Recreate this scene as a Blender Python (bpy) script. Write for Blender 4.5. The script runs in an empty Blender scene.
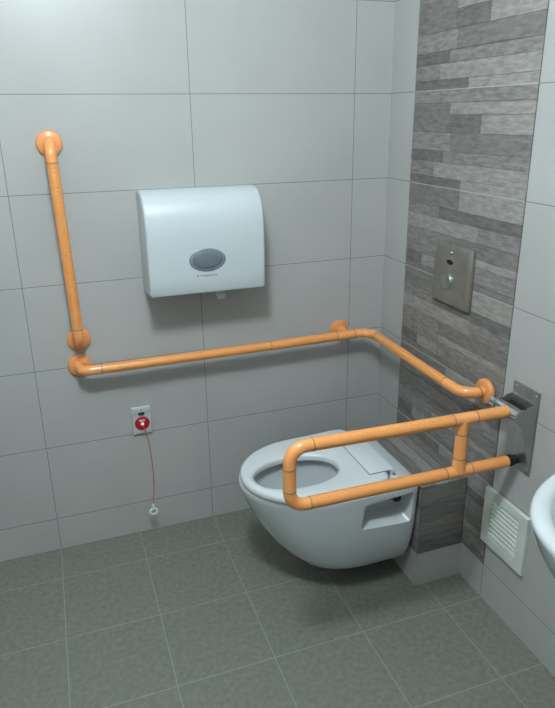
import bpy, bmesh, math, random
from mathutils import Vector, Matrix
random.seed(7)
PI = math.pi
C = bpy.context.scene.collection

# ------------------------------------------------------------------ helpers
def lin(c):
    return tuple((v/255/12.92 if v/255 <= .04045 else ((v/255+.055)/1.055)**2.4) for v in c)+(1,)

def newmat(name, col=None, rough=.5, metal=0., coat=0., spec=.5):
    m = bpy.data.materials.new(name); m.use_nodes = True
    b = m.node_tree.nodes['Principled BSDF']
    if col: b.inputs['Base Color'].default_value = lin(col)
    b.inputs['Roughness'].default_value = rough
    b.inputs['Metallic'].default_value = metal
    b.inputs['Coat Weight'].default_value = coat
    b.inputs['Coat Roughness'].default_value = .08
    b.inputs['Specular IOR Level'].default_value = spec
    return m

def N(m, t, **kw):
    n = m.node_tree.nodes.new(t)
    for k, v in kw.items(): setattr(n, k, v)
    return n
def L(m, a, b): m.node_tree.links.new(a, b)

def vary(m, c1, c2, scale=(8, 8, 8), detail=4, bump=0., bscale=None, bdist=.001, nrough=.5, lo=.3, hi=.7):
    """noise colour variation (+ optional bump) in object space"""
    b = m.node_tree.nodes['Principled BSDF']
    tc = N(m, 'ShaderNodeTexCoord'); mp = N(m, 'ShaderNodeMapping'); mp.inputs['Scale'].default_value = scale
    no = N(m, 'ShaderNodeTexNoise'); no.inputs['Scale'].default_value = 1; no.inputs['Detail'].default_value = detail
    no.inputs['Roughness'].default_value = nrough
    cr = N(m, 'ShaderNodeValToRGB'); e = cr.color_ramp.elements
    e[0].position = lo; e[0].color = lin(c1); e[1].position = hi; e[1].color = lin(c2)
    L(m, tc.outputs['Object'], mp.inputs['Vector']); L(m, mp.outputs[0], no.inputs['Vector'])
    L(m, no.outputs['Fac'], cr.inputs[0]); L(m, cr.outputs[0], b.inputs['Base Color'])
    if bump:
        mp2 = N(m, 'ShaderNodeMapping'); mp2.inputs['Scale'].default_value = bscale or scale
        n2 = N(m, 'ShaderNodeTexNoise'); n2.inputs['Scale'].default_value = 1; n2.inputs['Detail'].default_value = 5
        bp = N(m, 'ShaderNodeBump'); bp.inputs['Strength'].default_value = bump; bp.inputs['Distance'].default_value = bdist
        L(m, tc.outputs['Object'], mp2.inputs['Vector']); L(m, mp2.outputs[0], n2.inputs['Vector'])
        L(m, n2.outputs['Fac'], bp.inputs['Height']); L(m, bp.outputs[0], b.inputs['Normal'])
    return cr.outputs[0]

def gridmat(name, c1, c2, grout, lines, rough=.3, w=.0022, bump=.25, nscale=(3, 3, 3), mottle=None, spec=.5):
    """tiles with grout. lines = [(axis, offset, period), ...] in object (= world) space"""
    m = newmat(name, None, rough, spec=spec); b = m.node_tree.nodes['Principled BSDF']
    col = vary(m, c1, c2, nscale, 6, lo=.35, hi=.65)
    geo = N(m, 'ShaderNodeTexCoord'); sp = N(m, 'ShaderNodeSeparateXYZ'); L(m, geo.outputs['Object'], sp.inputs[0])
    prev = None
    for ax, off, per in lines:
        s = N(m, 'ShaderNodeMath', operation='SUBTRACT'); L(m, sp.outputs['XYZ'.index(ax)], s.inputs[0]); s.inputs[1].default_value = off
        q = N(m, 'ShaderNodeMath', operation='PINGPONG'); L(m, s.outputs[0], q.inputs[0]); q.inputs[1].default_value = per/2
        r = N(m, 'ShaderNodeMapRange'); r.inputs['From Min'].default_value = w*.35; r.inputs['From Max'].default_value = w*.65
        r.inputs['To Min'].default_value = 1; r.inputs['To Max'].default_value = 0
        L(m, q.outputs[0], r.inputs['Value'])
        if prev is None: prev = r.outputs[0]
        else:
            mx = N(m, 'ShaderNodeMath', operation='MAXIMUM'); L(m, prev, mx.inputs[0]); L(m, r.outputs[0], mx.inputs[1]); prev = mx.outputs[0]
    mix = N(m, 'ShaderNodeMix', data_type='RGBA'); L(m, prev, mix.inputs['Factor']); L(m, col, mix.inputs['A'])
    mix.inputs['B'].default_value = lin(grout); L(m, mix.outputs['Result'], b.inputs['Base Color'])
    rr = N(m, 'ShaderNodeMapRange'); rr.inputs['To Min'].default_value = rough; rr.inputs['To Max'].default_value = .85
    L(m, prev, rr.inputs['Value']); L(m, rr.outputs[0], b.inputs['Roughness'])
    bp = N(m, 'ShaderNodeBump', invert=True); bp.inputs['Strength'].default_value = bump; bp.inputs['Distance'].default_value = .001
    L(m, prev, bp.inputs['Height']); L(m, bp.outputs[0], b.inputs['Normal'])
    return m

def obj(name, bm, mats, parent=None, smooth=False, angle=None, loc=None):
    me = bpy.data.meshes.new(name)
    bmesh.ops.recalc_face_normals(bm, faces=bm.faces)
    bm.to_mesh(me); bm.free()
    if not isinstance(mats, (list, tuple)): mats = [mats]
    for m in mats: me.materials.append(m)
    o = bpy.data.objects.new(name, me); C.objects.link(o)
    if smooth:
        me.shade_smooth()
        if angle is not None: me.set_sharp_from_angle(angle=math.radians(angle))
    if parent:
        o.parent = parent; o.matrix_parent_inverse = Matrix.Translation(-parent.location)
    return o

def thing(name, label, cat, loc=(0, 0, 0), group=None):
    o = bpy.data.objects.new(name, None); C.objects.link(o); o.location = loc; o.empty_display_size = .05
    o['label'] = label; o['category'] = cat
    if group: o['group'] = group
    return o

def struct(o, label=None):
    o['kind'] = 'structure'
    if label: o['label'] = label
    return o

def box(bm, x0, x1, y0, y1, z0, z1, bevel=0, mi=0, seg=2):
    r = bmesh.ops.create_cube(bm, size=1)
    for v in r['verts']:
        v.co = Vector(((x0+x1)/2+v.co.x*(x1-x0), (y0+y1)/2+v.co.y*(y1-y0), (z0+z1)/2+v.co.z*(z1-z0)))
    fs = set(f for v in r['verts'] for f in v.link_faces)
    for f in fs: f.material_index = mi
    if bevel:
        es = list(set(e for v in r['verts'] for e in v.link_edges))
        bmesh.ops.bevel(bm, geom=es, offset=bevel, segments=seg, profile=.5, affect='EDGES')

def fillet(pts, radii, n=10):
    """polyline with rounded corners"""
    pts = [Vector(p) for p in pts]; out = [pts[0]]
    for i in range(1, len(pts)-1):
        r = radii[i-1]; a = (pts[i-1]-pts[i]).normalized(); b = (pts[i+1]-pts[i]).normalized()
        ang = a.angle(b); d = r/math.tan(ang/2)
        c = pts[i]+(a+b).normalized()*(r/math.sin(ang/2))
        p0 = pts[i]+a*d; p1 = pts[i]+b*d; u = p0-c; v = p1-c; tot = u.angle(v); ax = u.cross(v).normalized()
        for k in range(n+1): out.append(c+Matrix.Rotation(tot*k/n, 3, ax) @ u)
    out.append(pts[-1]); return out

def tube(bm, path, r, seg=28, caps=True):
    path = [Vector(p) for p in path]
    t0 = (path[1]-path[0]).normalized()
    nrm = t0.orthogonal().normalized(); rings = []
    for i, p in enumerate(path):
        if i == 0: t = t0
        elif i == len(path)-1: t = (path[-1]-path[-2]).normalized()
        else: t = ((path[i]-path[i-1]).normalized()+(path[i+1]-path[i]).normalized()).normalized()
        nrm = (nrm-t*nrm.dot(t)).normalized(); bi = t.cross(nrm)
        rr = r[i] if isinstance(r, (list, tuple)) else r
        rings.append([bm.verts.new(p+(nrm*math.cos(2*PI*k/seg)+bi*math.sin(2*PI*k/seg))*rr) for k in range(seg)])
    for a, b in zip(rings, rings[1:]):
        for k in range(seg): bm.faces.new((a[k], a[(k+1) % seg], b[(k+1) % seg], b[k]))
    if caps: bm.faces.new(rings[0][::-1]); bm.faces.new(rings[-1])

def lathe(bm, prof, origin, axis, seg=40, sx=1., sy=1.):
    """prof = [(radius, height)] revolved round axis from origin; sx, sy stretch the circle"""
    axis = Vector(axis).normalized()
    up = Vector((0, 0, 1)) if abs(axis.z) < .9 else Vector((0, 1, 0))
    u = up.cross(axis).normalized(); v = axis.cross(u); o = Vector(origin); rings = []
    for r, h in prof:
        rings.append([bm.verts.new(o+axis*h+u*(r*sx*math.cos(2*PI*k/seg))+v*(r*sy*math.sin(2*PI*k/seg))) for k in range(seg)])
    for a, b in zip(rings, rings[1:]):
        for k in range(seg): bm.faces.new((a[k], a[(k+1) % seg], b[(k+1) % seg], b[k]))
    bm.faces.new(rings[0][::-1]); bm.faces.new(rings[-1])

def loft(bm, rings, cap0=True, cap1=True):
    vs = [[bm.verts.new(p) for p in r] for r in rings]; n = len(vs[0])
    for a, b in zip(vs, vs[1:]):
        for k in range(n): bm.faces.new((a[k], a[(k+1) % n], b[(k+1) % n], b[k]))
    if cap0: bm.faces.new(vs[0][::-1])
    if cap1: bm.faces.new(vs[-1])

def extrude_poly(bm, pts, off, bevel=0):
    """closed polygon pts extruded by vector off"""
    off = Vector(off); a = [bm.verts.new(Vector(p)) for p in pts]; b = [bm.verts.new(Vector(p)+off) for p in pts]; n = len(a)
    bm.faces.new(a[::-1]); bm.faces.new(b)
    for k in range(n): bm.faces.new((a[k], a[(k+1) % n], b[(k+1) % n], b[k]))

# ------------------------------------------------------------------ materials
WT1, WT2, GR = (171, 170, 167), (177, 176, 173), (112, 114, 112)
m_back = gridmat('pale grey wall tile', WT1, WT2, GR, [('Z', .135, .3), ('X', -.148, .6)], rough=.34)
m_right = gridmat('pale wall tile right', WT1, WT2, GR, [('Z', .135, .3), ('Y', -.7725, .6)], rough=.34)
m_floor = gridmat('grey green floor tile', (108, 110, 101), (122, 124, 114), (146, 148, 140), [('X', -.148, .3), ('Y', -.178, .3)],
                  rough=.42, w=.003, nscale=(60, 60, 60))
m_ceil = newmat('ceiling paint', (235, 235, 232), .8)
m_door = newmat('door laminate', (150, 140, 125), .5)

def stone(name, c1, c2):
    m = newmat(name, None, .55, spec=.35)
    vary(m, c1, c2, (45, 22, 90), 8, bump=.8, bscale=(70, 40, 110), bdist=.0025, nrough=.7, lo=.38, hi=.62)
    return m
def stone_x(name, c1, c2):
    m = newmat(name, None, .55, spec=.35)
    vary(m, c1, c2, (12, 30, 120), 8, bump=.7, bscale=(18, 60, 140), bdist=.0025, nrough=.7, lo=.38, hi=.62)
    return m
def stone_t(name, c1, c2):
    m = newmat(name, None, .55, spec=.35)
    vary(m, c1, c2, (120, 9, 30), 8, bump=.7, bscale=(140, 18, 60), bdist=.0025, nrough=.7, lo=.38, hi=.62)
    return m
SC = [((96, 92, 89), (122, 118, 114)), ((108, 104, 100), (132, 127, 123)), ((114, 109, 106), (144, 139, 135)),
      ((120, 116, 112), (150, 146, 142)), ((132, 127, 122), (160, 155, 150))]
m_stone = [stone('stone plank tile %d' % i, *c) for i, c in enumerate(SC)]
m_gap = newmat('dark stone joint', (84, 81, 79), .9)  # dark backing visible in the gaps between planks
m_grout = newmat('light grout', (176, 176, 172), .8)
m_corner = newmat('corner edge trim', (120, 118, 116), .5)

def bar_mat(name, base, alt, bumps=False, rough=.28):
    m = newmat(name, None, rough, coat=.25)
    vary(m, base, alt, (14, 14, 14), 3)
    if bumps:
        b = m.node_tree.nodes['Principled BSDF']
        tc = N(m, 'ShaderNodeTexCoord')
        vo = N(m, 'ShaderNodeTexVoronoi'); vo.inputs['Scale'].default_value = 85; vo.inputs['Randomness'].default_value = .15
        r = N(m, 'ShaderNodeMapRange'); r.inputs['From Min'].default_value = .1; r.inputs['From Max'].default_value = .4
        r.inputs['To Min'].default_value = 1; r.inputs['To Max'].default_value = 0
        bp = N(m, 'ShaderNodeBump'); bp.inputs['Strength'].default_value = 1.; bp.inputs['Distance'].default_value = .0016
        L(m, tc.outputs['Object'], vo.inputs['Vector']); L(m, vo.outputs['Distance'], r.inputs['Value'])
        L(m, r.outputs[0], bp.inputs['Height']); L(m, bp.outputs[0], b.inputs['Normal'])
    return m
m_grip = bar_mat('orange ribbed nylon grip', (230, 152, 84), (236, 158, 90), True, .38)
m_nylon = bar_mat('orange smooth nylon', (240, 158, 92), (242, 163, 97))
m_flange = bar_mat('orange nylon flange', (230, 150, 90), (236, 156, 96), rough=.35)
m_ring = newmat('grey joint ring', (128, 120, 96), .5)
m_steel = newmat('brushed steel', None, .42, .97)
vary(m_steel, (168, 168, 164), (188, 188, 184), (4, 60, 4), 4, bump=.08, bscale=(10, 400, 10), bdist=.0005)
m_plate = newmat('satin steel flush plate', None, .5, .85)
vary(m_plate, (160, 153, 146), (172, 166, 159), (20, 20, 20), 5)
m_chrome = newmat('polished chrome', (205, 208, 210), .08, 1.)
m_chrome2 = newmat('satin chrome button', (190, 196, 196), .3, 1.)
m_black = newmat('black rubber', (14, 14, 14), .5)
m_dark = newmat('dark sensor glass', (16, 20, 20), .15)
m_hole = newmat('dark cavity', (10, 12, 12), .8)
m_ceramic = newmat('white glazed ceramic', None, .14, coat=.4)
vary(m_ceramic, (192, 197, 199), (197, 202, 204), (2, 2, 2), 2)
m_seat = newmat('white plastic seat', None, .22, coat=.2)
vary(m_seat, (208, 213, 215), (213, 218, 220), (2, 2, 2), 2)
m_seatline = newmat('seat seam', (120, 128, 132), .6)
m_water = newmat('bowl water', (190, 205, 210), .02); m_water.node_tree.nodes['Principled BSDF'].inputs['Transmission Weight'].default_value = .9
m_water.node_tree.nodes['Principled BSDF'].inputs['IOR'].default_value = 1.33
m_disp = newmat('white dispenser plastic', None, .40, coat=.1)
vary(m_disp, (190, 197, 199), (195, 202, 204), (3, 3, 3), 2)
m_window = newmat('smoky grey window', (118, 128, 136), .2, coat=.3)
m_windowin = newmat('smoky grey window inner', (104, 114, 121), .25)
m_print = newmat('grey print', (70, 78, 86), .5)
m_paper = newmat('paper towel', (205, 212, 214), .9)
m_vent = newmat('off white vent plastic', None, .4)
vary(m_vent, (200, 206, 198), (208, 214, 206), (10, 10, 10), 2)
m_alarm = newmat('pale alarm plastic', (186, 196, 190), .35)
m_red = newmat('red plastic', (180, 18, 30), .35)
m_cord = newmat('red pull cord', (224, 84, 80), .6)
m_white = newmat('white print', (235, 235, 235), .4)

# ------------------------------------------------------------------ room shell
X0, Y0, H = -2.3, -3.1, 2.55
bm = bmesh.new(); box(bm, X0, 0, 0, .1, 0, H); struct(obj('wall_back', bm, m_back), 'pale grey tiled wall behind the grab bars and dispenser')
bm = bmesh.new(); box(bm, 0, .1, Y0, .1, 0, H); struct(obj('wall_right', bm, m_right), 'pale grey tiled wall on the right carrying the toilet')
bm = bmesh.new(); box(bm, X0-.1, X0, Y0, .1, 0, H); struct(obj('wall_left', bm, m_right))
bm = bmesh.new(); box(bm, X0-.1, .1, Y0-.1, Y0, 0, H); struct(obj('wall_front', bm, m_back))
bm = bmesh.new(); box(bm, X0-.1, .1, Y0-.1, .1, -.1, 0); struct(obj('floor', bm, m_floor), 'grey green tiled floor with light grout')
bm = bmesh.new(); box(bm, X0-.1, .1, Y0-.1, .1, H, H+.1); struct(obj('ceiling', bm, m_ceil))

# stone plank strip on the right wall -------------------------------------------------
YS0, YS1 = -.1700, -.7740; SW = YS0-YS1
T1 = [(0, .5, 0, .22, 1), (.5, 1, 0, .22, 4), (0, .32, .22, .34, 2), (.32, 1, .22, .34, 0), (0, .68, .34, .50, 4), (.68, 1, .34, .50, 2),
      (0, .4, .50, .79, 2), (.4, 1, .50, .66, 1), (.4, 1, .66, .74, 4), (.4, 1, .74, .92, 2), (0, .18, .79, .92, 0), (.18, .4, .79, .92, 4), (0, 1, .92, 1, 1)]
T0 = [(0, .45, 0, .13, 3), (.45, 1, 0, .13, 2), (0, .36, .13, .43, 1), (.36, 1, .13, .25, 4), (.36, .63, .25, .43, 0), (.63, 1, .25, .43, 4), (0, .38, .43, .62, 3),
      (.38, 1, .43, .62, 1), (0, .32, .62, .74, 0), (.32, 1, .62, .74, 2), (0, .24, .74, .9, 2), (.24, 1, .74, .9, 4), (0, .5, .9, 1, 0), (.5, 1, .9, 1, 4)]
bm = bmesh.new()
box(bm, -.0015, 0, YS1, YS0, .135, H-.015, mi=5)
k = 0
for k in range(8):
    zt = .435+.3*k
    for (u0, u1, v0, v1, s) in (T0 if k >= 4 else T1):
        y1 = YS0-u0*SW; y0 = YS0-u1*SW; za = zt-v1*.3; zb = zt-v0*.3
        th = .0030+random.uniform(0, .0010); g = .0006
        box(bm, -th, -.001, y0+g, y1-g, za+g, zb-g, mi=s)
    box(bm, -.0042, -.001, YS1, YS0, zt-.0012, zt+.0012, mi=6)
struct(obj('trim_1', bm, m_stone+[m_gap, m_grout]), 'strip of grey stone plank tiles behind the flush plate')

# boxed ledge that carries the toilet ---------------------------------------------------
BX, BY0, BY1, BZ = -.185, -.655, -.25, .40
def stonebox():
    bm = bmesh.new()
    box(bm, BX+.006, 0, BY0+.006, BY1-.006, .135, BZ-.006, mi=5)
    box(bm, BX+.001, 0, BY0+.001, BY1-.001, 0, .1335, mi=7)                 # pale tile course
    sh = [1, 2, 0, 1]; zz = [.1355, .205, .262, .325, BZ-.006]
    for a, b, s in zip(zz, zz[1:], [0, 1, 0, 1]):
        box(bm, BX+.004, -.0085, BY0+random.uniform(.0003, .0012), BY0+.01, a+.0005, b-.0005, mi=9+s)      # near side face
    rows = [(.1355, .20, [(0, 1, 1)]), (.20, .245, [(0, .3, 2), (.3, 1, 0)]), (.245, .31, [(0, .12, 3), (.12, 1, 2)]), (.31, .355, [(0, .4, 1), (.4, 1, 3)]), (.355, BZ-.006, [(0, .2, 3), (.2, 1, 1)])]
    for a, b, segs in rows:
        for u0, u1, s in segs:
            ya = BY0+.004+(BY1-BY0-.008)*u0; yb = BY0+.004+(BY1-BY0-.008)*u1
            box(bm, BX+random.uniform(.0003, .0012), BX+.01, ya+.0005, yb-.0005, a+.0005, b-.0005, mi=s)
            box(bm, BX+.004, -.0085, BY1-.01, BY1-.0005, a+.0005, b-.0005, mi=s) if u0 == 0 else None
    for a, b, s in ((BX, -.128, 14), (-.127, -.083, 17), (-.082, -.045, 15), (-.044, -.009, 14)):
        box(bm, a+.0005, b-.0005, BY0, BY1, BZ-.008, BZ-random.uniform(0, .0008), mi=s)
    box(bm, BX-.0006, BX+.0016, BY0-.0006, BY0+.0016, .135, BZ, mi=8)
    return bm
m_stx = [stone_x('stone plank side %d' % i, *c) for i, c in enumerate(SC)]
m_stt = [stone_t('stone plank top %d' % i, *c) for i, c in enumerate(SC)]
m_low = gridmat('pale ledge base tile', WT1, WT2, GR, [('Z', .135, .3)], rough=.34)
struct(obj('trim_2', stonebox(), m_stone+[m_gap, m_grout, m_low, m_corner]+m_stx+m_stt), 'low stone tiled ledge behind the toilet with a pale tiled base')

# ------------------------------------------------------------------ grab bars
R0 = .0175
def flange(parent, c, axis, r=.04):
    bm = bmesh.new()
    lathe(bm, [(r, 0), (r, .006), (r*.985, .0095), (r*.94, .012), (r*.80, .0135), (r*.62, .0145), (r*.56, .0155), (r*.5, .0155)], c, axis, 48)
    return obj('flange', bm, m_flange, parent, True, 50)
def ring(parent, c, axis, r=R0+.0006):
    bm = bmesh.new(); a = Vector(axis).normalized()*.0014
    tube(bm, [Vector(c)-a, Vector(c)+a], r, 36)
    return obj('joint_ring', bm, m_ring, parent, True, 40)
def seg(parent, name, path, mat, r=R0):
    bm = bmesh.new(); tube(bm, path, r, 32)
    return obj(name, bm, mat, parent, True, 50)

# upright bar
t = thing('grab_bar', 'upright orange grab bar fixed to the back wall, left of the dispenser', 'grab bar', (-1.2, 0, .84))
xt, xb_, yo, zt, zb = -1.206, -1.189, -.075, 1.491, .838
def lerp(z): return xb_+(xt-xb_)*(z-zb)/(zt-zb)
rr = .038
full = fillet([(xt, -.004, zt), (xt, yo, zt), (xb_, yo, zb), (xb_, -.004, zb)], [rr, rr], 12)
zc0, zc1 = zt-.055, zb+.058
top = [p for p in full[:14]]+[Vector((lerp(zc0), yo, zc0))]
bot = [Vector((lerp(zc1), yo, zc1))]+full[14:]
seg(t, 'elbow', top, m_nylon); seg(t, 'elbow', bot, m_nylon)
seg(t, 'grip', [(lerp(zc0), yo, zc0), (lerp(zc1), yo, zc1)], m_grip)
ring(t, (lerp(zc0), yo, zc0), (0, 0, 1)); ring(t, (lerp(zc1), yo, zc1), (0, 0, 1))
flange(t, (xt, 0, zt), (0, -1, 0)); flange(t, (xb_, 0, zb), (0, -1, 0))

# corner bar along two walls
t = thing('grab_bar', 'long horizontal orange grab bar bending round the corner onto the stone strip', 'grab bar', (-.19, 0, .75))
zl, zm, ze = .742, .748, .741
xr = -.088; yb = -.073
a = fillet([(-1.197, -.004, zl), (-1.197, yb, zl), (-1.128, yb, zl)], [.036], 12)
seg(t, 'elbow', a, m_nylon)
seg(t, 'grip', [(-1.128, yb, zl), (-.508, yb, (zl+zm)/2)], m_grip)
seg(t, 'grip', [(-.508, yb, (zl+zm)/2), (-.235, yb, zm)], m_grip)
bm = bmesh.new(); tube(bm, [(-.235, yb, zm), (-.16, yb, zm)], R0, 32)
tube(bm, [(-.19, -.004, zm+.001), (-.19, yb, zm)], [.019, .0165], 28)
obj('tee_joint', bm, m_nylon, t, True, 50)
c = fillet([(-.16, yb, zm), (xr, yb, zm), (xr, -.135, zm)], [.05], 14); seg(t, 'elbow', c, m_nylon)
seg(t, 'grip', [(xr, -.135, zm), (xr, -.60, ze)], m_grip)
yE = -.703
c = fillet([(xr, -.60, ze), (xr, yE, ze), (-.008, yE, ze)], [.055], 14); seg(t, 'elbow', c, m_nylon)
for cc, ax in (((-1.128, yb, zl), (1, 0, 0)), ((-.508, yb, (zl+zm)/2), (1, 0, 0)), ((-.235, yb, zm), (1, 0, 0)), ((-.16, yb, zm), (1, 0, 0)),
               ((xr, -.135, zm), (0, 1, 0)), ((xr, -.60, ze), (0, 1, 0)), ((-.036, yE, ze), (1, 0, 0))): ring(t, cc, ax)
flange(t, (-1.197, 0, zl), (0, -1, 0)); flange(t, (-.19, 0, zm+.001), (0, -1, 0)); flange(t, (-.007, yE, ze), (-1, 0, 0))

# fold-down double rail
t = thing('folding_grab_rail', 'fold-down double orange grab rail on a steel wall bracket beside the toilet', 'grab rail', (0, -.875, .56))
yr = -.872
def zT(x): return .755+(.769-.755)*(-x/.70)
def zB(x): return .590+(.5955-.590)*(-x/.70)
XL = -.731; rc = .044
P = fillet([(-.055, yr, zT(-.055)), (XL, yr, zT(XL)), (XL, yr, zB(XL)), (-.045, yr, zB(-.045))], [rc, rc], 14)
# P[0], arc 1..15, arc 16..30, P[31]
xg = -.668; xh1, xh2 = -.247, -.172; xk = -.675
seg(t, 'grip', [(-.055, yr, zT(-.055)), (xh2, yr, zT(xh2))], m_grip)
seg(t, 'grip', [(xh1, yr, zT(xh1)), (xg, yr, zT(xg))], m_grip)
zu, zd = zT(XL)-.058, zB(XL)+.050
seg(t, 'elbow', [Vector((xg, yr, zT(xg)))]+P[1:16]+[Vector((XL, yr, zu))], m_nylon)
seg(t, 'grip', [(XL, yr, zu), (XL, yr, zd)], m_nylon)
seg(t, 'elbow', [Vector((XL, yr, zd))]+P[16:31]+[Vector((xk, yr, zB(xk)))], m_nylon)
seg(t, 'grip', [(xk, yr, zB(xk)), (xh1-.010, yr, zB(xh1))], m_grip)
seg(t, 'grip', [(xh2, yr, zB(xh2)), (-.045, yr, zB(-.045))], m_grip)
xp = -.213
za_, zb_2 = zT(xp)-.045, zB(xp)+.045
bm = bmesh.new(); tube(bm, [(xh1, yr, zT(xh1)), (xh2, yr, zT(xh2))], R0, 32); tube(bm, [(xp, yr, zT(xp)), (xp, yr, za_)], [.0205, R0], 32)
obj('tee_joint', bm, m_nylon, t, True, 50)
bm = bmesh.new(); tube(bm, [(xh1-.010, yr, zB(xh1)), (xh2, yr, zB(xh2))], R0, 32); tube(bm, [(xp, yr, zb_2), (xp, yr, zB(xp))], [R0, .0205], 32)
obj('tee_joint', bm, m_nylon, t, True, 50)
seg(t, 'post', [(xp, yr, za_), (xp, yr, zb_2)], m_nylon)
for cc, ax in (((xh2, yr, zT(xh2)), (1, 0, 0)), ((xh1, yr, zT(xh1)), (1, 0, 0)), ((xg, yr, zT(xg)), (1, 0, 0)), ((XL, yr, zu), (0, 0, 1)), ((XL, yr, zd), (0, 0, 1)),
               ((xk, yr, zB(xk)), (1, 0, 0)), ((xh1-.010, yr, zB(xh1)), (1, 0, 0)), ((xh2, yr, zB(xh2)), (1, 0, 0)), ((xp, yr, za_), (0, 0, 1)), ((xp, yr, zb_2), (0, 0, 1))):
    ring(t, cc, ax)
bm = bmesh.new(); lathe(bm, [(.0165, 0), (.0175, .002), (.0175, .018), (.014, .022), (.014, .034)], (-.046, yr, zB(-.045)), (1, 0, 0), 32)
obj('end_cap', bm, m_black, t, True, 40)['label'] = 'black rubber end stop'
PY0, PY1, PZ0, PZ1 = -.926, -.816, .558, .824
bm = bmesh.new(); box(bm, -.004, 0, PY0, PY1, PZ0, PZ1, .0012)
pl = obj('wall_plate', bm, m_steel, t); pl['label'] = 'brushed steel wall plate'
for (y, z) in ((PY0+.014, PZ1-.014), (PY1-.014, PZ1-.014), (PY0+.014, PZ0+.014), (PY1-.014, PZ0+.014)):
    bm = bmesh.new(); lathe(bm, [(.0045, 0), (.0045, .001), (.003, .0022), (.001, .0024)], (-.004, y, z), (-1, 0, 0), 16)
    obj('screw', bm, m_chrome, pl, True, 50)
# channel housing: two cheeks with rounded noses and a web
hx, hz, hr = -.055, .758, .022
def cheek(y, th, low):
    pts = [(-.004, y, .788), (-.030, y, .786)]
    for k in range(13):
        an = math.radians(62+k*(180-62+38)/12)
        pts.append((hx+hr*math.cos(an), y, hz+hr*math.sin(an)))
    pts += [(-.047, y, .720), (-.014, y, .60), (-.004, y, .59)] if low else [(-.040, y, .738), (-.004, y, .725)]
    bm = bmesh.new(); extrude_poly(bm, pts, (0, th, 0)); return bm
obj('cheek', cheek(PY0+.002, .004, True), m_steel, t); obj('cheek', cheek(PY1-.010, .004, False), m_steel, t)
bm = bmesh.new(); box(bm, -.012, -.004, PY0+.006, PY1-.010, .69, .788, 0); extrude_poly(bm, [(-.052, PY0+.006, .742), (-.008, PY0+.006, .700), (-.004, PY0+.006, .700), (-.048, PY0+.006, .746)], (0, PY1-PY0-.016, 0)); obj('web', bm, m_steel, t)
bm = bmesh.new(); box(bm, -.046, -.011, PY0+.007, PY1-.011, .742, .766, 0); obj('opening_shade_fill', bm, m_hole, t)  # near-black fill, paints the shade inside the housing opening
bm = bmesh.new(); lathe(bm, [(.0165, 0), (.018, .0015), (.018, .120), (.0165, .1215)], (hx, PY0+.005, hz), (0, 1, 0), 40)
obj('hinge_pin', bm, m_chrome, t, True, 40)['label'] = 'polished hinge pin'

# ------------------------------------------------------------------ wall hung toilet
CY = -.419
def dring(z, xf, hw, xm, xb=BX+.0062, ef=2.0, er=7., n=72, cy=CY):
    out = []
    for k in range(n):
        a = 2*PI*k/n; c, s = math.cos(a), math.sin(a)
        if c < 0: e, ax = ef, xm-xf
        else: e, ax = er, xb-xm
        out.append((xm+math.copysign(abs(c)**(2/e), c)*ax, cy+math.copysign(abs(s)**(2/e), s)*hw, z))
    return out
def holering(z, x0, x1, hw, n=72, e=2.15, cy=CY):
    xc, ax = (x0+x1)/2, (x1-x0)/2; out = []
    for k in range(n):
        a = 2*PI*k/n; c, s = math.cos(a), math.sin(a)
        out.append((xc+math.copysign(abs(c)**(2/e), c)*ax, cy+math.copysign(abs(s)**(2/e), s)*hw, z))
    return out
t = thing('toilet', 'white wall-hung toilet with open seat mounted on the stone ledge', 'toilet', (BX, CY, .10))
HC = CY-.029
rings = [dring(.080, -.45, .10, -.34, er=5, ef=2.3), dring(.0805, -.515, .140, -.34, er=6, ef=2.3), dring(.085, -.543, .160, -.345, er=8, ef=2.3), dring(.098, -.570, .174, -.35, er=9, ef=2.2), dring(.135, -.606, .187, -.36, er=10, ef=2.1),
         dring(.18, -.642, .196, -.375, er=12), dring(.24, -.679, .203, -.39, er=14), dring(.29, -.704, .208, -.40, er=14), dring(.34, -.725, .212, -.41, er=14), dring(.375, -.738, .215, -.42, er=14),
         dring(.392, -.742, .217, -.42, er=14), dring(.398, -.740, .216, -.42, er=14), dring(.4005, -.735, .212, -.42, BX+.002, er=14),
         dring(.4005, -.722, .160, -.43, BX-.05, er=4), holering(.400, -.716, -.385, .122, cy=HC), holering(.394, -.714, -.386, .121, cy=HC), holering(.36, -.705, -.390, .115, cy=HC), holering(.32, -.68, -.395, .108, cy=HC),
         holering(.27, -.63, -.39, .084, cy=HC), holering(.22, -.565, -.40, .058, cy=HC), holering(.17, -.52, -.42, .04, cy=HC), holering(.145, -.50, -.43, .03, cy=HC)]
bm = bmesh.new(); loft(bm, rings)
body = obj('bowl', bm, m_ceramic, t, True, 50)
# side recesses cut into the ceramic
def frustum(sgn):
    bm = bmesh.new(); yo_, yi = CY+sgn*.225, CY+sgn*.135
    o_ = [(-.402, .262), (-.203, .248), (-.206, .380), (-.388, .370)]
    i_ = [(-.372, .298), (-.232, .292), (-.222, .368), (-.372, .362)]
    loft(bm, [[(x, yo_, z) for x, z in o_], [(x, yi, z) for x, z in i_]])
    bmesh.ops.recalc_face_normals(bm, faces=bm.faces)
    bmesh.ops.bevel(bm, geom=list(bm.edges), offset=.010, segments=3, profile=.5, affect='EDGES')
    return obj('cutter', bm, m_ceramic)
cuts = [frustum(-1), frustum(1)]
for c in cuts:
    md = body.modifiers.new('cut', 'BOOLEAN'); md.operation = 'DIFFERENCE'; md.object = c; md.solver = 'EXACT'
bpy.context.view_layer.update()
ev = body.evaluated_get(bpy.context.evaluated_depsgraph_get())
nm = bpy.data.meshes.new_from_object(ev)
body.modifiers.clear(); old = body.data; body.data = nm; bpy.data.meshes.remove(old)
nm.shade_smooth(); nm.set_sharp_from_angle(angle=math.radians(40))
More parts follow.
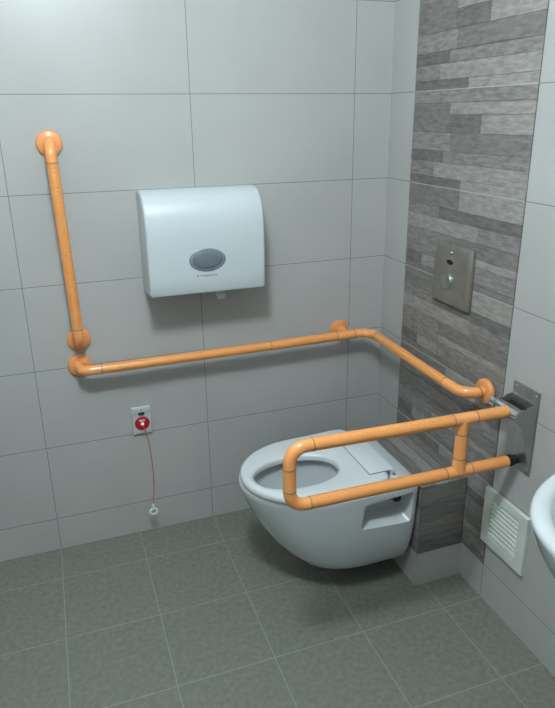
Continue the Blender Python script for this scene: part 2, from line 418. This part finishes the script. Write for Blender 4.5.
for c in cuts:
    me = c.data; bpy.data.objects.remove(c); bpy.data.meshes.remove(me)
# water
bm = bmesh.new(); loft(bm, [holering(.216, -.558, -.402, .0555, cy=HC), holering(.220, -.562, -.401, .0572, cy=HC)]); obj('water', bm, m_water, t)
# supply valve seen in the recess
bm = bmesh.new(); lathe(bm, [(.007, 0), (.011, .003), (.011, .014), (.008, .016), (.008, .024), (.016, .026), (.018, .034), (.016, .044), (.010, .046)], (-.282, CY-.165, .350), (1, -.15, -.2), 24)
obj('fixing_bolt', bm, m_black, t, True, 50)
bm = bmesh.new(); lathe(bm, [(.007, 0), (.007, .010), (.004, .014)], (-.282, CY-.165, .350), (-1, .1, .2), 20); obj('bolt_tip', bm, m_chrome, t, True, 50)
# seat ring
bm = bmesh.new()
def sring(z, d):
    xm = -.50; out = []
    for x, y, z_ in dring(z, -.737+d, .199-d, xm, -.272-d*.5, 2.0, 14.):
        k = max(0, (x-xm)/(-.272-xm)); out.append((x, CY-.008+.020*k+(y-CY)*(1-.05*k*k), z_))
    return out
def sh(z, d): return holering(z, -.697-d, -.407+d, .093+d, cy=HC)
rg = [sh(.420, .002), sh(.406, .002), sring(.4035, .010), sring(.4045, .003), sring(.409, 0), sring(.420, .001), sring(.426, .005), sring(.4295, .013), sring(.4305, .020),
      sh(.430, .018), sh(.427, .008), sh(.423, .003)]
vs = [[bm.verts.new(p) for p in r] for r in rg]
for a, b in zip(vs, vs[1:]+vs[:1]):
    for k in range(72): bm.faces.new((a[k], a[(k+1) % 72], b[(k+1) % 72], b[k]))
seat = obj('seat', bm, m_seat, t, True, 60)
# hinge cover with its seam
bm = bmesh.new(); box(bm, -.338, -.245, CY-.143, CY+.127, .402, .4345, .004, seg=3); hc = obj('hinge_cover', bm, m_seat, t, True, 40)
bm = bmesh.new(); box(bm, -.3390, -.3375, CY-.1435, CY+.1275, .415, .4325); box(bm, -.338, -.262, CY-.1440, CY-.1425, .415, .4327); obj('seam', bm, m_seatline, hc)
for s in (-1, 1):
    bm = bmesh.new(); lathe(bm, [(.013, 0), (.013, .018), (.011, .022), (.004, .023)], (-.257, CY-.008+s*.152, .4005), (0, 0, 1), 28)
    h = obj('hinge', bm, m_seat, t, True, 45)
    bm = bmesh.new(); lathe(bm, [(.007, 0), (.006, .003), (.003, .004)], (-.257, CY-.008+s*.152, .4235), (0, 0, 1), 20); obj('hinge_cap', bm, m_chrome, h, True, 45)

t.location = Vector(t.location)+Vector((-.006, -.0255, .015))

# ------------------------------------------------------------------ flush plate
t = thing('flush_plate', 'square-cornered steel flush plate with oval button on the stone strip', 'flush plate', (-.004, -.482, .964))
bm = bmesh.new(); box(bm, -.019, -.004, -.586, -.379, .964, 1.164, .004, seg=3); pp = obj('plate', bm, m_plate, t, True, 40)
bm = bmesh.new(); box(bm, -.0200, -.018, -.574, -.391, .976, 1.152, .0008, seg=1); obj('face_panel', bm, m_plate, pp)
FP = -.0200
bm = bmesh.new(); lathe(bm, [(.0065, 0), (.0062, .003), (.004, .0055), (.001, .0063)], (FP, -.482, 1.138), (-1, 0, 0), 20); obj('screw', bm, m_chrome, t, True, 50)
bm = bmesh.new(); lathe(bm, [(.016, 0), (.016, .0015), (.013, .002)], (FP, -.474, 1.106), (-1, 0, 0), 32, 1.1, .5); obj('sensor_window', bm, m_dark, t, True, 50)['label'] = 'dark oval sensor window'
bm = bmesh.new(); lathe(bm, [(.026, 0), (.026, .004), (.0245, .0065), (.018, .008), (.009, .009), (.002, .0093)], (FP, -.468, 1.042), (-1, 0, 0), 40); obj('button', bm, m_chrome2, t, True, 45)['label'] = 'domed steel push button'

# ------------------------------------------------------------------ vent grille
t = thing('vent_grille', 'off-white square louvred vent low on the right wall under the rail bracket', 'vent', (0, -.855, .227))
VY0, VY1, VZ0, VZ1 = -.955, -.756, .227, .43
iy0, iy1, iz0, iz1 = VY0+.036, VY1-.036, VZ0+.042, VZ1-.030
bm = bmesh.new()
def frame(bm, xa, xb, o, i):
    (a0, a1, b0, b1), (c0, c1, d0, d1) = o, i
    O = [(a0, b0), (a1, b0), (a1, b1), (a0, b1)]; I = [(c0, d0), (c1, d0), (c1, d1), (c0, d1)]
    V = [[bm.verts.new((x, y, z)) for y, z in q] for q in (O, I) for x in (xa, xb)]
    Oa, Ob, Ia, Ib = V
    for k in range(4):
        n = (k+1) % 4
        bm.faces.new((Oa[k], Oa[n], Ob[n], Ob[k])); bm.faces.new((Ia[k], Ib[k], Ib[n], Ia[n]))
        bm.faces.new((Ob[k], Ob[n], Ib[n], Ib[k])); bm.faces.new((Oa[k], Ia[k], Ia[n], Oa[n]))
frame(bm, 0, -.0125, (VY0, VY1, VZ0, VZ1), (iy0, iy1, iz0, iz1))
bmesh.ops.recalc_face_normals(bm, faces=bm.faces)
bmesh.ops.bevel(bm, geom=list(bm.edges), offset=.0015, segments=2, profile=.5, affect='EDGES')
obj('frame', bm, m_vent, t)
bm = bmesh.new(); box(bm, -.0015, -.0002, iy0-.004, iy1+.004, iz0-.004, iz1+.004); obj('dark_opening', bm, m_hole, t)
ns = 8; pz = (iz1-iz0)/ns
for k in range(ns):
    z = iz0+pz*(k+.5)
    bm = bmesh.new()
    extrude_poly(bm, [(-.003, iy0-.001, z+.0070), (-.0125, iy0-.001, z-.0030), (-.0125, iy0-.001, z-.0062), (-.003, iy0-.001, z+.0038)], (0, iy1-iy0+.002, 0))
    obj('louvre', bm, m_vent, t)
bm = bmesh.new(); box(bm, -.0135, -.012, iy0, iy1, VZ0+.030, VZ0+.032); obj('rib', bm, m_vent, t)

# ------------------------------------------------------------------ towel dispenser
t = thing('paper_towel_dispenser', 'large white folded paper towel dispenser with smoky oval window on the back wall', 'dispenser', (-.75, 0, .985))
DX0, DX1 = -.952, -.553
prof = [(-.001, .985), (-.001, 1.332), (-.050, 1.340), (-.080, 1.339), (-.106, 1.332), (-.128, 1.318), (-.145, 1.298), (-.156, 1.274), (-.163, 1.243),
        (-.1675, 1.20), (-.1675, 1.13), (-.166, 1.06), (-.164, 1.010), (-.160, 1.002), (-.152, 1.000)]
bm = bmesh.new(); extrude_poly(bm, [(DX0, y, z) for y, z in prof], (DX1-DX0, 0, 0))
bmesh.ops.recalc_face_normals(bm, faces=bm.faces)
es = [e for e in bm.edges if abs(e.verts[0].co.x-e.verts[1].co.x) < 1e-6]
bmesh.ops.bevel(bm, geom=es, offset=.009, segments=4, profile=.5, affect='EDGES')
obj('cover', bm, m_disp, t, True, 45)
bm = bmesh.new(); lathe(bm, [(.062, 0), (.062, .0015), (.059, .0028), (.053, .0028), (.052, .0015)], (-.755, -.1672, 1.115), (0, -1, 0), 64, 1, .62)
w = obj('window', bm, m_window, t, True, 50); w['label'] = 'smoky grey oval window'
bm = bmesh.new(); lathe(bm, [(.0515, 0), (.050, .0012), (.03, .0022), (.002, .0026)], (-.755, -.1685, 1.115), (0, -1, 0), 64, 1, .62); obj('window_lens', bm, m_windowin, w, True, 50)
bm = bmesh.new()
loft(bm, [[(-.720, -.085, .995), (-.680, -.088, .995), (-.680, -.0885, .995), (-.720, -.0855, .995)],
          [(-.716, -.102, .975), (-.682, -.106, .975), (-.682, -.1065, .975), (-.716, -.1025, .975)],
          [(-.709, -.104, .957), (-.687, -.106, .960), (-.687, -.1065, .960), (-.709, -.1045, .957)]])
obj('towel_tip', bm, m_paper, t)['label'] = 'tip of a white paper towel hanging out'
def text(body, size, loc, rot, mat, parent, name, ext=.0003):
    cu = bpy.data.curves.new(name, 'FONT'); cu.body = body; cu.size = size; cu.extrude = ext; cu.align_x = 'CENTER'; cu.align_y = 'CENTER'
    o = bpy.data.objects.new(name, cu); C.objects.link(o); o.rotation_euler = rot
    bpy.context.view_layer.update()
    me = bpy.data.meshes.new_from_object(o.evaluated_get(bpy.context.evaluated_depsgraph_get()))
    bpy.data.objects.remove(o); bpy.data.curves.remove(cu)
    me.transform(Matrix.Translation(loc) @ Matrix.Rotation(rot[0], 4, 'X')); me.materials.append(mat)
    n = bpy.data.objects.new(name, me); C.objects.link(n)
    n.parent = parent; n.matrix_parent_inverse = Matrix.Translation(-parent.location)
    return n
text('Kimberly-Clark', .0095, (-.752, -.1665, 1.062), (PI/2, 0, 0), m_print, t, 'maker_print')
bm = bmesh.new(); lathe(bm, [(.0028, 0), (.0028, .0006)], (-.790, -.1663, 1.062), (0, -1, 0), 20); obj('maker_emblem', bm, m_print, t)

# ------------------------------------------------------------------ emergency pull cord
t = thing('emergency_call_switch', 'small pale emergency alarm switch with red disc and hanging pull cord', 'alarm switch', (-1.001, 0, .437))
ax0, ax1 = -1.036, -.967
bm = bmesh.new(); box(bm, ax0, ax1, -.013, 0, .438, .546, .003, seg=3); box(bm, ax0+.002, ax1-.002, -.016, -.010, .520, .545, .002); obj('housing', bm, m_alarm, t, True, 40)
bm = bmesh.new(); lathe(bm, [(.0275, 0), (.0275, .002), (.026, .003), (.002, .0035)], (-1.001, -.0125, .481), (0, -1, 0), 48); disc = obj('disc', bm, m_red, t, True, 50); disc['label'] = 'red disc'
bm = bmesh.new(); lathe(bm, [(.012, 0), (.012, .002), (.010, .003)], (-1.002, -.0145, .5215), (0, -1, 0), 32, 1, .55); iw = obj('indicator', bm, m_dark, t, True, 50); iw['label'] = 'dark oval indicator'
bm = bmesh.new(); lathe(bm, [(.0045, 0), (.0040, .0006)], (-1.002, -.0172, .5215), (0, -1, 0), 20, 1, .5); obj('indicator_mark', bm, m_windowin, iw)
bm = bmesh.new(); lathe(bm, [(.003, 0), (.002, .001)], (-1.002, -.0162, .5375), (0, -1, 0), 16, 1.2, .6); obj('lamp', bm, m_red, t)
bm = bmesh.new()   # small white marks on the red disc: handset and waves
for k, (dx, hh) in enumerate(((-.0095, .0045), (-.006, .007), (-.002, .0045), (.002, .0045), (.006, .007), (.0095, .0045))):
    box(bm, -1.001+dx-.0011, -1.001+dx+.0011, -.0166, -.0150, .4945-hh/2, .4945+hh/2)
box(bm, -1.0105, -.9915, -.0166, -.0150, .4895, .4912)
obj('printed_marks', bm, m_white, disc)
bm = bmesh.new(); lathe(bm, [(.0065, 0), (.006, .004), (.004, .008), (.0025, .009)], (-1.001, -.0155, .479), (0, -1, 0), 24); obj('cord_outlet', bm, m_white, t, True, 50)
cp = [(-1.001, -.023, .478), (-.997, -.027, .466), (-.990, -.027, .440), (-.984, -.031, .40), (-.981, -.036, .34), (-.980, -.043, .28), (-.983, -.049, .22), (-.989, -.054, .178), (-.993, -.057, .150)]
def smooth(pts, n=5):
    P_ = [Vector(p) for p in pts]; out = []
    for i in range(len(P_)-1):
        p0, p1, p2, p3 = P_[max(i-1, 0)], P_[i], P_[i+1], P_[min(i+2, len(P_)-1)]
        for k in range(n):
            u = k/n; out.append(.5*((2*p1)+(p2-p0)*u+(2*p0-5*p1+4*p2-p3)*u*u+(-p0+3*p1-3*p2+p3)*u**3))
    return out+[P_[-1]]
bm = bmesh.new(); tube(bm, smooth(cp), .0017, 10); obj('cord', bm, m_cord, t, True)
bm = bmesh.new()
lathe(bm, [(.003, 0), (.0045, .003), (.0045, .020), (.003, .024)], (-.993, -.057, .130), (0, 0, 1), 20)
q = bmesh.ops.create_uvsphere
cR, cr_ = .0135, .0042; rows = []
for i in range(32):
    a = 2*PI*i/32; rows.append((-.993+cR*math.cos(a), -.057, .119+cR*math.sin(a)*.9))
rows = [Vector(r) for r in rows]; tube(bm, rows+[rows[0]], cr_, 12, caps=False)
bmesh.ops.remove_doubles(bm, verts=bm.verts, dist=1e-6)
obj('pull_ring', bm, m_white, t, True, 50)['label'] = 'white pull ring'

# ------------------------------------------------------------------ wash basin
t = thing('wash_basin', 'white rounded wash basin on the right wall at the right edge', 'basin', (0, -1.57, .62))
def bring(z, ax, by, x1=-.002, cy=-1.562, e=2.6, n=72, cx=0.):
    """half superellipse against the wall"""
    out = []
    m = n*3//4
    for k in range(m):
        a = PI/2+PI*k/(m-1); c, s = math.cos(a), math.sin(a)
        out.append((min(cx+math.copysign(abs(c)**(2/e), c)*ax, x1), cy+math.copysign(abs(s)**(2/e), s)*by, z))
    ya = out[-1][1]; yb_ = out[0][1]
    for k in range(1, n-m+1):
        out.append((x1, ya+(yb_-ya)*k/(n-m+1), z))
    return out
rg = [bring(.65, .20, .12), bring(.655, .25, .16), bring(.68, .34, .21), bring(.72, .41, .252), bring(.76, .448, .278), bring(.80, .468, .292), bring(.83, .477, .298), bring(.841, .480, .300), bring(.8475, .477, .297),
      bring(.8505, .471, .292), bring(.8505, .458, .281), bring(.8485, .448, .272, x1=-.09), bring(.842, .442, .266, x1=-.097), bring(.825, .437, .261, x1=-.10), bring(.78, .425, .248, x1=-.105), bring(.73, .38, .21, x1=-.12), bring(.70, .33, .14, x1=-.17), bring(.695, .27, .04, x1=-.235)]
bm = bmesh.new(); loft(bm, rg); obj('bowl', bm, m_ceramic, t, True, 55)
bm = bmesh.new(); lathe(bm, [(.022, 0), (.022, .002), (.014, .003), (.012, .001)], (-.2525, -1.562, .6955), (0, 0, 1), 28); obj('drain', bm, m_chrome, t, True, 50)
bm = bmesh.new(); lathe(bm, [(.016, 0), (.016, .03), (.019, .032), (.019, .055), (.016, .057)], (-.16, -1.57, .61), (0, 0, 1), 28)
tube(bm, fillet([(-.16, -1.57, .59), (-.16, -1.57, .48), (-.001, -1.57, .48)], [.05], 10), .016, 24); obj('drain_pipe', bm, m_chrome, t, True, 50)
bm = bmesh.new(); lathe(bm, [(.026, 0), (.026, .006), (.021, .010), (.021, .09), (.019, .096)], (-.058, -1.57, .8485), (0, 0, 1), 32)
tube(bm, fillet([(-.06, -1.57, .92), (-.11, -1.57, .945), (-.19, -1.57, .935), (-.195, -1.57, .91)], [.03, .008], 8), .012, 20); obj('tap', bm, m_chrome, t, True, 50)

# ------------------------------------------------------------------ light
def area(name, loc, size, power, col, target=None, shape='SQUARE'):
    l = bpy.data.lights.new(name, 'AREA'); l.shape = shape; l.size = size; l.energy = power; l.color = col
    o = bpy.data.objects.new(name, l); C.objects.link(o); o.location = loc
    if target is not None: o.rotation_euler = (Vector(target)-Vector(loc)).to_track_quat('-Z', 'Y').to_euler()
    return o
LC = (.80, .935, 1)
def globe(name, loc, r, power, col):
    l = bpy.data.lights.new(name, 'POINT'); l.shadow_soft_size = r; l.energy = power; l.color = col
    o = bpy.data.objects.new(name, l); C.objects.link(o); o.location = loc
globe('ceiling_globe_light', (-1.15, -1.45, 2.40), .12, 81, LC)
w = bpy.data.worlds.new('World'); bpy.context.scene.world = w; w.use_nodes = True
w.node_tree.nodes['Background'].inputs[0].default_value = (.8, .9, .9, 1); w.node_tree.nodes['Background'].inputs[1].default_value = .1

# ------------------------------------------------------------------ camera
f, cx, cy = 634.795, 277.5, 340.0
yaw, pitch, roll = .3369997, -.3409890, -.01322968
cam = bpy.data.cameras.new('Camera'); co = bpy.data.objects.new('Camera', cam); C.objects.link(co)
fw = Vector((math.sin(yaw)*math.cos(pitch), math.cos(yaw)*math.cos(pitch), math.sin(pitch)))
rt = fw.cross(Vector((0, 0, 1))).normalized(); up = rt.cross(fw)
r2 = rt*math.cos(roll)+up*math.sin(roll); u2 = -rt*math.sin(roll)+up*math.cos(roll)
M = Matrix((r2, u2, -fw)).transposed().to_4x4(); M.translation = Vector((-1.2271053, -2.2075133, 1.5668048))
co.matrix_world = M
cam.sensor_fit = 'HORIZONTAL'; cam.sensor_width = 36; cam.lens = f/555*36
cam.shift_x = (277.5-cx)/555; cam.shift_y = -(354-cy)/555
cam.clip_start = .02
S = bpy.context.scene; S.camera = co
S.view_settings.view_transform = 'Standard'; S.view_settings.look = 'None'; S.view_settings.gamma = 1; S.view_settings.use_curve_mapping = False
S.view_settings.exposure = 0.0
